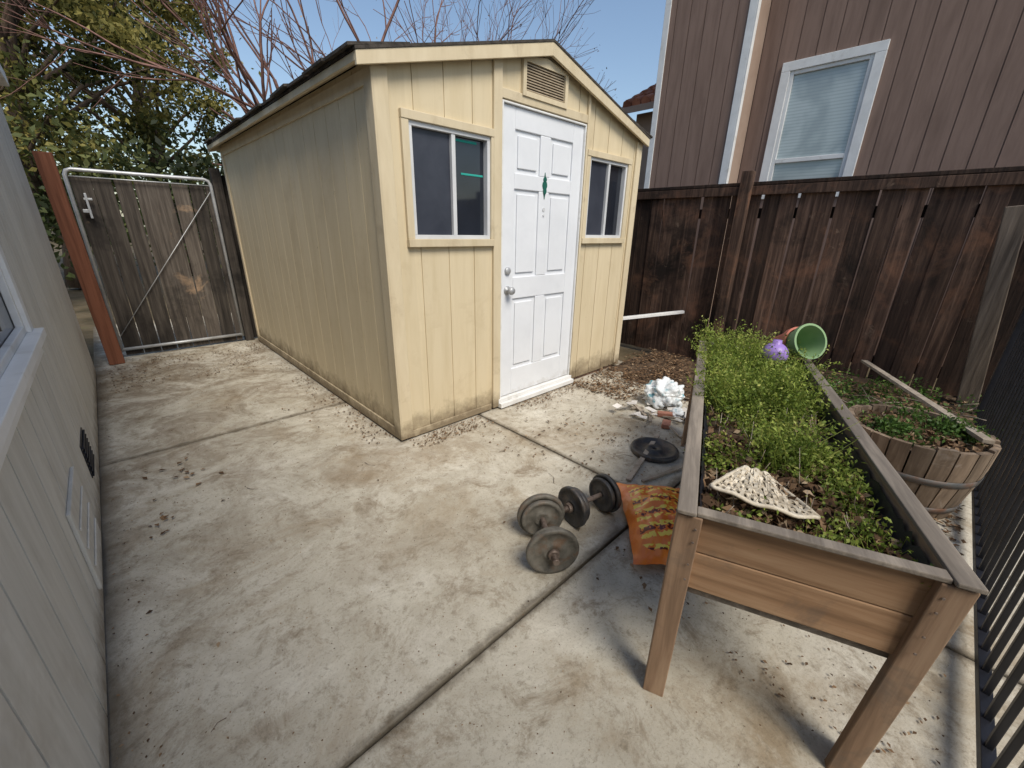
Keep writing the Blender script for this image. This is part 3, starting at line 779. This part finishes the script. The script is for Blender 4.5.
m.path([fan(0,v/6) for v in range(7)],[.006]*7,6); m.path([fan(1,v/6) for v in range(7)],[.006]*7,6)
m.build('weave',wicker,wk,recalc=True)
pb=MB(); pb.lathe([(0.0,-.062)]+[(.062*math.cos(a),.062*math.sin(a)) for a in np.linspace(-1.4,1.1,14)]+[(.022,.058),(.02,.075),(.0,.075)],Matrix.Translation((2.40,.53,.775)),24)
pb.build('purple_watering_ball',purple)
def pot(name,loc,rx,rz_,mat,s=1,imat=None):
    e_=group(name,loc,0,local=True); e_.rotation_euler=(rx,0,rz_)
    m=MB()
    segs=[[(0,0),(.068*s,0)],[(.068*s,0),(.096*s,.15*s)],[(.096*s,.15*s),(.108*s,.152*s)],[(.108*s,.152*s),(.113*s,.19*s)],[(.113*s,.19*s),(.100*s,.191*s)]]
    for sg in segs: m.lathe(sg,None,36,0)
    for sg in [[(.100*s,.191*s),(.090*s,.145*s)],[(.090*s,.145*s),(.060*s,.010*s)],[(.060*s,.010*s),(0,.010*s)]]: m.lathe(sg,None,36,1)
    m.build('pot_shell',[mat,imat or mat],e_,recalc=False)
rxp,rzp=math.radians(68),math.radians(-34)
ax=Vector((math.sin(rxp)*math.sin(rzp),-math.sin(rxp)*math.cos(rzp),math.cos(rxp)))
bp=Vector((2.72,.60,.745))
pot('plant_pot',tuple(bp),rxp,rzp,terra,.80)
pot('plant_pot',tuple(bp+ax*.075),rxp,rzp-.05,greenp,.84)

# ------------------------------------------------------------ barrel planter
br=group('barrel_planter',(2.92,-.085,0),0,local=True)
m=MB(); n=22
def rb(z): return .235+.062*math.sin(min(1,z/.44)*math.pi*.5)
for k in range(n):
    a0=2*math.pi*k/n+.012; a1=2*math.pi*(k+1)/n-.012; top=.42+random.uniform(-.008,.008); rr=random.random()
    lv=[0,.1,.2,.3,top]; vs=[];fs=[]
    for z in lv:
        for r_,a in ((rb(z),a0),(rb(z),(a0+a1)/2),(rb(z),a1),(rb(z)-.024,a1),(rb(z)-.024,a0)):
            vs.append((r_*math.cos(a),r_*math.sin(a),z))
    for i in range(len(lv)-1):
        for q in range(5): fs.append((i*5+q,i*5+(q+1)%5,(i+1)*5+(q+1)%5,(i+1)*5+q))
    fs.append(tuple(20+q for q in range(5)))
    m.add(vs,fs,0,rr)
m.build('staves',stave,br)
m=MB()
for z in (.05,.22): m.lathe([(rb(z)+.001,z),(rb(z)+.004,z),(rb(z+.035)+.004,z+.035),(rb(z+.035)+.001,z+.035)],None,44)
m.build('hoops',hoop,br)
m=MB(); vs=[(0,0,.375)];fs=[]
for i in range(1,9):
    for k in range(30):
        a=2*math.pi*k/30; r_=.27*i/8; vs.append((r_*math.cos(a),r_*math.sin(a),.372+.025*mnoise.noise(Vector((r_*9*math.cos(a),r_*9*math.sin(a),1)))))
for k in range(30): fs.append((0,1+k,1+(k+1)%30))
for i in range(7):
    for k in range(30): fs.append((1+i*30+k,1+(i+1)*30+k,1+(i+1)*30+(k+1)%30,1+i*30+(k+1)%30))
m.add(vs,fs,0,.5,True); m.build('soil',soil,br)
bs=[];hs=[]
for cx,cy,nn,s_ in ((-.12,.08,80,.05),(.10,-.13,110,.055),(.18,.05,20,.04)):
    for i in range(nn):
        x=cx+rng.normal()*s_; y=cy+rng.normal()*s_
        if math.hypot(x,y)>.26: continue
        bs.append((x,y,.37)); hs.append(rng.uniform(.03,.11))
stems('barrel_weeds',bs,hs,12,.022,herbd,br,.016)
C=rng.normal(size=(800,3))*np.array([.13,.13,.004])+np.array([0,0,.395]); C=C[np.hypot(C[:,0],C[:,1])<.26]
leaf_mesh('barrel_litter',C,.038,dead,br,flat=.5,aspect=.6)
m=MB(); m.beam((2.86,-.33,.445),(4.50,.33,.36),.045,.02,0); m.build('wood_lath',lath,bevel=.002)
m=MB()
for i in range(44):
    x=rng.uniform(3.1,4.3); y=rng.uniform(-.3,1.0); a=rng.uniform(0,6.28); l=rng.uniform(.15,.5)
    z=.2 if x>3.6 else .1
    m.path([(x,y,z),(x+math.cos(a)*l*.5,y+math.sin(a)*l*.5,z+.05),(x+math.cos(a)*l,y+math.sin(a)*l,z+rng.uniform(0,.14))],[.004,.003,.002],4)
m.build('dry_sticks',lath,recalc=False)
bs=[];hs=[]
for cx,cy,nn,s_ in ((3.7,.55,110,.10),(4.1,.25,70,.13),(3.6,.15,40,.09),(4.2,.8,40,.12),(3.5,-.15,30,.1),(4.15,-.1,40,.12)):
    for i in range(nn):
        x=cx+rng.normal()*s_; y=max(-.34,cy+rng.normal()*s_); bs.append((min(4.5,x),y,.12)); hs.append(rng.uniform(.06,.22))
stems('weeds',bs,hs,12,.028,herbd,None,.022)

# ------------------------------------------------------------ dumbbells / plates
def dumbbell(name,p0,p1,R,mats):
    p0=Vector((*p0,R));p1=Vector((*p1,R)); dd=(p1-p0); Ln=dd.length; ang=math.atan2(dd.y,dd.x)
    e_=group(name,((p0+p1)/2),ang,local=True)
    RX=Matrix.Rotation(math.pi/2,4,'Y')
    m=MB()
    def pl_(x,R_,th,mi,flip=1):
        M_=Matrix.Translation((x,0,0))@RX
        prof=[(.012,-th/2*.7),(R_*.30,-th/2),(R_*.36,-th/2),(R_*.40,-th*.22),(R_*.80,-th*.22),(R_*.86,-th/2),(R_*.97,-th/2),(R_,-th*.3),(R_,th*.3),(R_*.97,th/2),(R_*.86,th/2),(R_*.80,th*.22),(R_*.40,th*.22),(R_*.36,th/2),(R_*.30,th/2),(.012,th/2*.7)]
        m.lathe(prof,M_,36,mi)
    h=Ln/2
    for s_ in (-1,1):
        pl_(s_*(h-.012),R,.024,mats[0]); pl_(s_*(h-.040),R*.86,.022,mats[1])
        m.path([(s_*(h+.004),0,0),(s_*(h+.020),0,0)],[.026,.022],12,2)
    m.path([(-h-.055,0,0),(h+.055,0,0)],[.0125,.0125],12,2)
    for i in range(0,14):
        x=-h-.05+i*.0028; m.path([(x,0,0),(x+.0012,0,0)],[.0142,.0142],10,2)
        m.path([(-x,0,0),(-x-.0012,0,0)],[.0142,.0142],10,2)
    m.build('plates_and_bar',[plate,plateg,rust],e_,recalc=True)
dumbbell('dumbbell',(1.21,1.04),(1.06,.83),.112,(1,1))
dumbbell('dumbbell',(1.36,.98),(1.60,.93),.100,(0,0))
m=MB(); R=.15; e_=group('weight_plate',(2.33,1.05,.0),0,local=True)
m.lathe([(.016,.004),(.016,.030),(R*.3,.034),(R*.38,.02),(R*.76,.02),(R*.84,.036),(R*.96,.036),(R,.03),(R,.006),(R*.95,.002),(R*.3,.002)],None,40)
m.build('plate',plate,e_,recalc=True)

def pillow(name,loc,rotz,sx,sy,sz,mat,rx=0,ry=0):
    e_=group(name,loc,rotz,local=True); e_.rotation_euler=(rx,ry,rotz)
    n1,n2=48,32; m=MB(); vs=[];fs=[]
    for side in (1,-1):
        for i in range(n1+1):
            for j in range(n2+1):
                u=i/n1*2-1; v_=j/n2*2-1
                h=max(0,1-abs(u)**2.4)**.8*max(0,1-abs(v_)**2.2)**.7
                wr=mnoise.noise(Vector((u*3.5,v_*3,side*4)))*.022*h+mnoise.noise(Vector((u*9,v_*9,side*4)))*.012*h**.5
                hem=.010*mnoise.noise(Vector((u*6,v_*6,2)))*(1-h)
                zz=side*sz/2*h+wr+hem-.02*(1-h)
                if side<0: zz=max(zz,-sz*.42)-.001
                ed=1+.025*mnoise.noise(Vector((u*3,v_*3,9)))
                vs.append((u*sx/2*ed*(1-.05*(1-v_*v_)),v_*sy/2*ed*(1-.08*(1-u*u)),zz))
        o_=0 if side==1 else (n1+1)*(n2+1)
        for i in range(n1):
            for j in range(n2):
                q=(o_+i*(n2+1)+j,o_+(i+1)*(n2+1)+j,o_+(i+1)*(n2+1)+j+1,o_+i*(n2+1)+j+1)
                fs.append(q if side==1 else q[::-1])
    m.add(vs,fs,0,.5,True); m.build('bag_body',mat,e_,recalc=False)
    return e_
pillow('soil_bag',(1.675,.645,.065),math.radians(40),.60,.40,.15,obag)
def crumple(name,loc,r,mat,sz=.7,seed=0,sub=4,smooth=True):
    bm=bmesh.new(); bmesh.ops.create_icosphere(bm,subdivisions=sub,radius=r)
    for v_ in bm.verts:
        d_=v_.co.normalized()
        k=1+.34*mnoise.noise(d_*2.2+Vector((seed,0,0)))+.30*abs(mnoise.noise(d_*4.0+Vector((0,seed,0))))+.07*abs(mnoise.noise(d_*9))
        v_.co=d_*r*k; v_.co.z*=sz
        v_.co.z=max(v_.co.z,-r*sz*.62)
    for f_ in bm.faces: f_.smooth=smooth
    me=bpy.data.meshes.new(name); bm.to_mesh(me); bm.free(); me.materials.append(mat)
    ob=bpy.data.objects.new(name,me); COL.objects.link(ob); ob.location=(loc[0],loc[1],r*sz*.62); return ob
crumple('plastic_bag',(3.12,1.40),.135,plastic,.95,3,5)
crumple('plastic_bag',(3.00,1.20),.06,plastic,.6,8,4)
crumple('black_plastic_bag',(2.93,1.03),.075,liner,.5,11,4)
m=MB()
for i in range(16):
    x=rng.uniform(2.65,3.1); y=rng.uniform(1.05,1.6); a=rng.uniform(0,6.28); l=rng.uniform(.02,.06); w_=rng.uniform(.012,.03)
    c_,s_=math.cos(a),math.sin(a); z=.006+i*.003
    P=[(x+c_*l*p-s_*w_*q,y+s_*l*p+c_*w_*q,z+rng.uniform(0,.03)) for p,q in ((-1,-1),(1,-1),(1,1),(-1,1))]
    m.add(P+[(p[0],p[1],p[2]+.001) for p in P],[(0,1,2,3),(4,5,6,7)],0)
m.build('paper_scraps',paper,recalc=False)
m=MB()
for i in range(9):
    x=rng.uniform(2.6,3.2); y=rng.uniform(.95,1.5); a=rng.uniform(0,6.28); l=rng.uniform(.08,.2)
    m.beam((x,y,.012),(x+math.cos(a)*l,y+math.sin(a)*l,.016+rng.uniform(0,.02)),.022,.010)
m.build('wood_scraps',lath,bevel=.001)
m=MB(); m.beam((2.70,1.16,.02),(2.80,1.20,.02),.06,.035,0); m.beam((2.88,1.32,.02),(2.93,1.22,.025),.05,.035,0); m.build('brick_pieces',brick,bevel=.006)
m=MB(); m.beam((1.9,.98,.012),(2.55,1.14,.016),.03,.014,0); m.beam((1.95,.92,.012),(2.4,.80,.012),.02,.012,0); m.build('wood_stakes',lath,bevel=.002)
m=MB(); m.beam((3.78,2.46,.46),(4.57,1.98,.53),.05,.03,0); m.build('white_board',whitet,bevel=.003)

# ------------------------------------------------------------ litter on ground
def region(n,x0,x1,y0,y1,sz,z=.006,thr=0):
    x=rng.uniform(x0,x1,n); y=rng.uniform(y0,y1,n)
    k=np.array([mnoise.noise(Vector((a*2.3,b*2.3,7))) for a,b in zip(x,y)])
    keep=k+rng.uniform(-.3,.5,n)>thr; x=x[keep];y=y[keep]
    return np.stack([x,y,z+rng.uniform(0,.006,len(x))],1),np.full(len(x),sz)
def clump(n,cx,cy,s_,sz):
    return np.stack([cx+rng.normal(size=n)*s_,cy+rng.normal(size=n)*s_,.006+rng.uniform(0,.012,n)],1),np.full(n,sz)
parts=[region(1700,2.9,3.95,1.5,2.24,.026),region(3600,3.3,4.5,-.36,2.3,.035,.05),region(3200,2.35,3.5,-.37,.8,.032,.008),
 region(900,X0-.20,X0-.03,2.3,5.7,.018),region(900,1.2,3.0,2.08,2.24,.016),region(260,-.28,-.18,-.3,5.5,.011),region(900,-.2,1.1,4.6,5.75,.020),
 region(1500,-.25,3.9,-.3,5.6,.007),region(700,1.6,3.4,.9,2.2,.018),region(110,-.25,3.9,-.3,5.6,.020,thr=.3),
 region(600,1.2,2.6,-.35,.4,.014),region(1600,2.9,4.4,.8,2.2,.03,.02),
 clump(16,.05,2.75,.10,.034),clump(10,-.1,2.3,.05,.03),clump(16,1.95,.45,.10,.03),clump(12,1.35,.55,.08,.026),clump(14,.9,3.3,.2,.022),clump(14,2.2,1.7,.15,.03)]
C=np.vstack([p[0] for p in parts]); S=np.concatenate([p[1] for p in parts])
for i in range(len(C)):
    x,y=C[i,0],C[i,1]
    if x>3.3:
        e1=min(1,(x-3.3)/.5); ey=1-min(1,max(0,(y-.7)/1.0)); C[i,2]=max(C[i,2]-.045,.0)+e1*(.035+.17*ey)+.015
leaf_mesh('fallen_leaves',C,S,dead,None,rn=rng.beta(1.8,2.2,len(C)),flat=.82,aspect=.6)
N=6000; C=np.stack([rng.uniform(-.28,3.9,N),rng.uniform(-.36,5.6,N),np.full(N,.002)],1)
leaf_mesh('grit',C,.005,dead,None,flat=.3,aspect=.9)
m=MB()
for i in range(34):
    x=rng.uniform(-.1,3.3); y=rng.uniform(-.1,5); a=rng.uniform(0,6.28); l=rng.uniform(.03,.13)
    m.path([(x,y,.004),(x+math.cos(a)*l*.5,y+math.sin(a)*l*.5,.008),(x+math.cos(a+.3)*l,y+math.sin(a+.3)*l,.005)],[.0015,.0012,.0008],4)
m.build('twigs',bark,recalc=False)

# ------------------------------------------------------------ light, sky
S=Vector((-.14,-.60,.78)).normalized()
w=bpy.data.worlds.new('World'); scene.world=w; w.use_nodes=True; nt=w.node_tree
sky=nt.nodes.new('ShaderNodeTexSky'); sky.sky_type='NISHITA'; sky.sun_disc=False
sky.sun_elevation=math.asin(S.z); sky.sun_rotation=math.atan2(S.x,S.y); sky.air_density=1.2; sky.dust_density=1.2; sky.ozone_density=1.3
bg=nt.nodes['Background']; nt.links.new(sky.outputs[0],bg.inputs['Color']); bg.inputs['Strength'].default_value=.15
ld=bpy.data.lights.new('sun','SUN'); ld.energy=3.8; ld.angle=math.radians(28); ld.color=(1,.93,.81)
lo=bpy.data.objects.new('sun',ld); COL.objects.link(lo); lo.rotation_euler=S.to_track_quat('Z','Y').to_euler()
scene.view_settings.view_transform='Standard'; scene.view_settings.look='None'; scene.view_settings.exposure=0

# ------------------------------------------------------------ camera
az=math.radians(44.1); th=math.atan(.375)
Fh=Vector((math.sin(az),math.cos(az),0)); R0=Vector((math.cos(az),-math.sin(az),0))
fw=Fh*math.cos(th)-Vector((0,0,1))*math.sin(th); U0=Fh*math.sin(th)+Vector((0,0,1))*math.cos(th)
rr=(R0+U0*.02).normalized(); uu=(U0-R0*.02).normalized()
M=Matrix(((rr.x,uu.x,-fw.x,0),(rr.y,uu.y,-fw.y,0),(rr.z,uu.z,-fw.z,1.35),(0,0,0,1)))
cd=bpy.data.cameras.new('camera'); cam=bpy.data.objects.new('camera',cd); COL.objects.link(cam)
cam.matrix_world=M; cd.sensor_width=36; cd.lens=36*410/1024; cd.clip_start=.02; cd.clip_end=600
scene.camera=cam
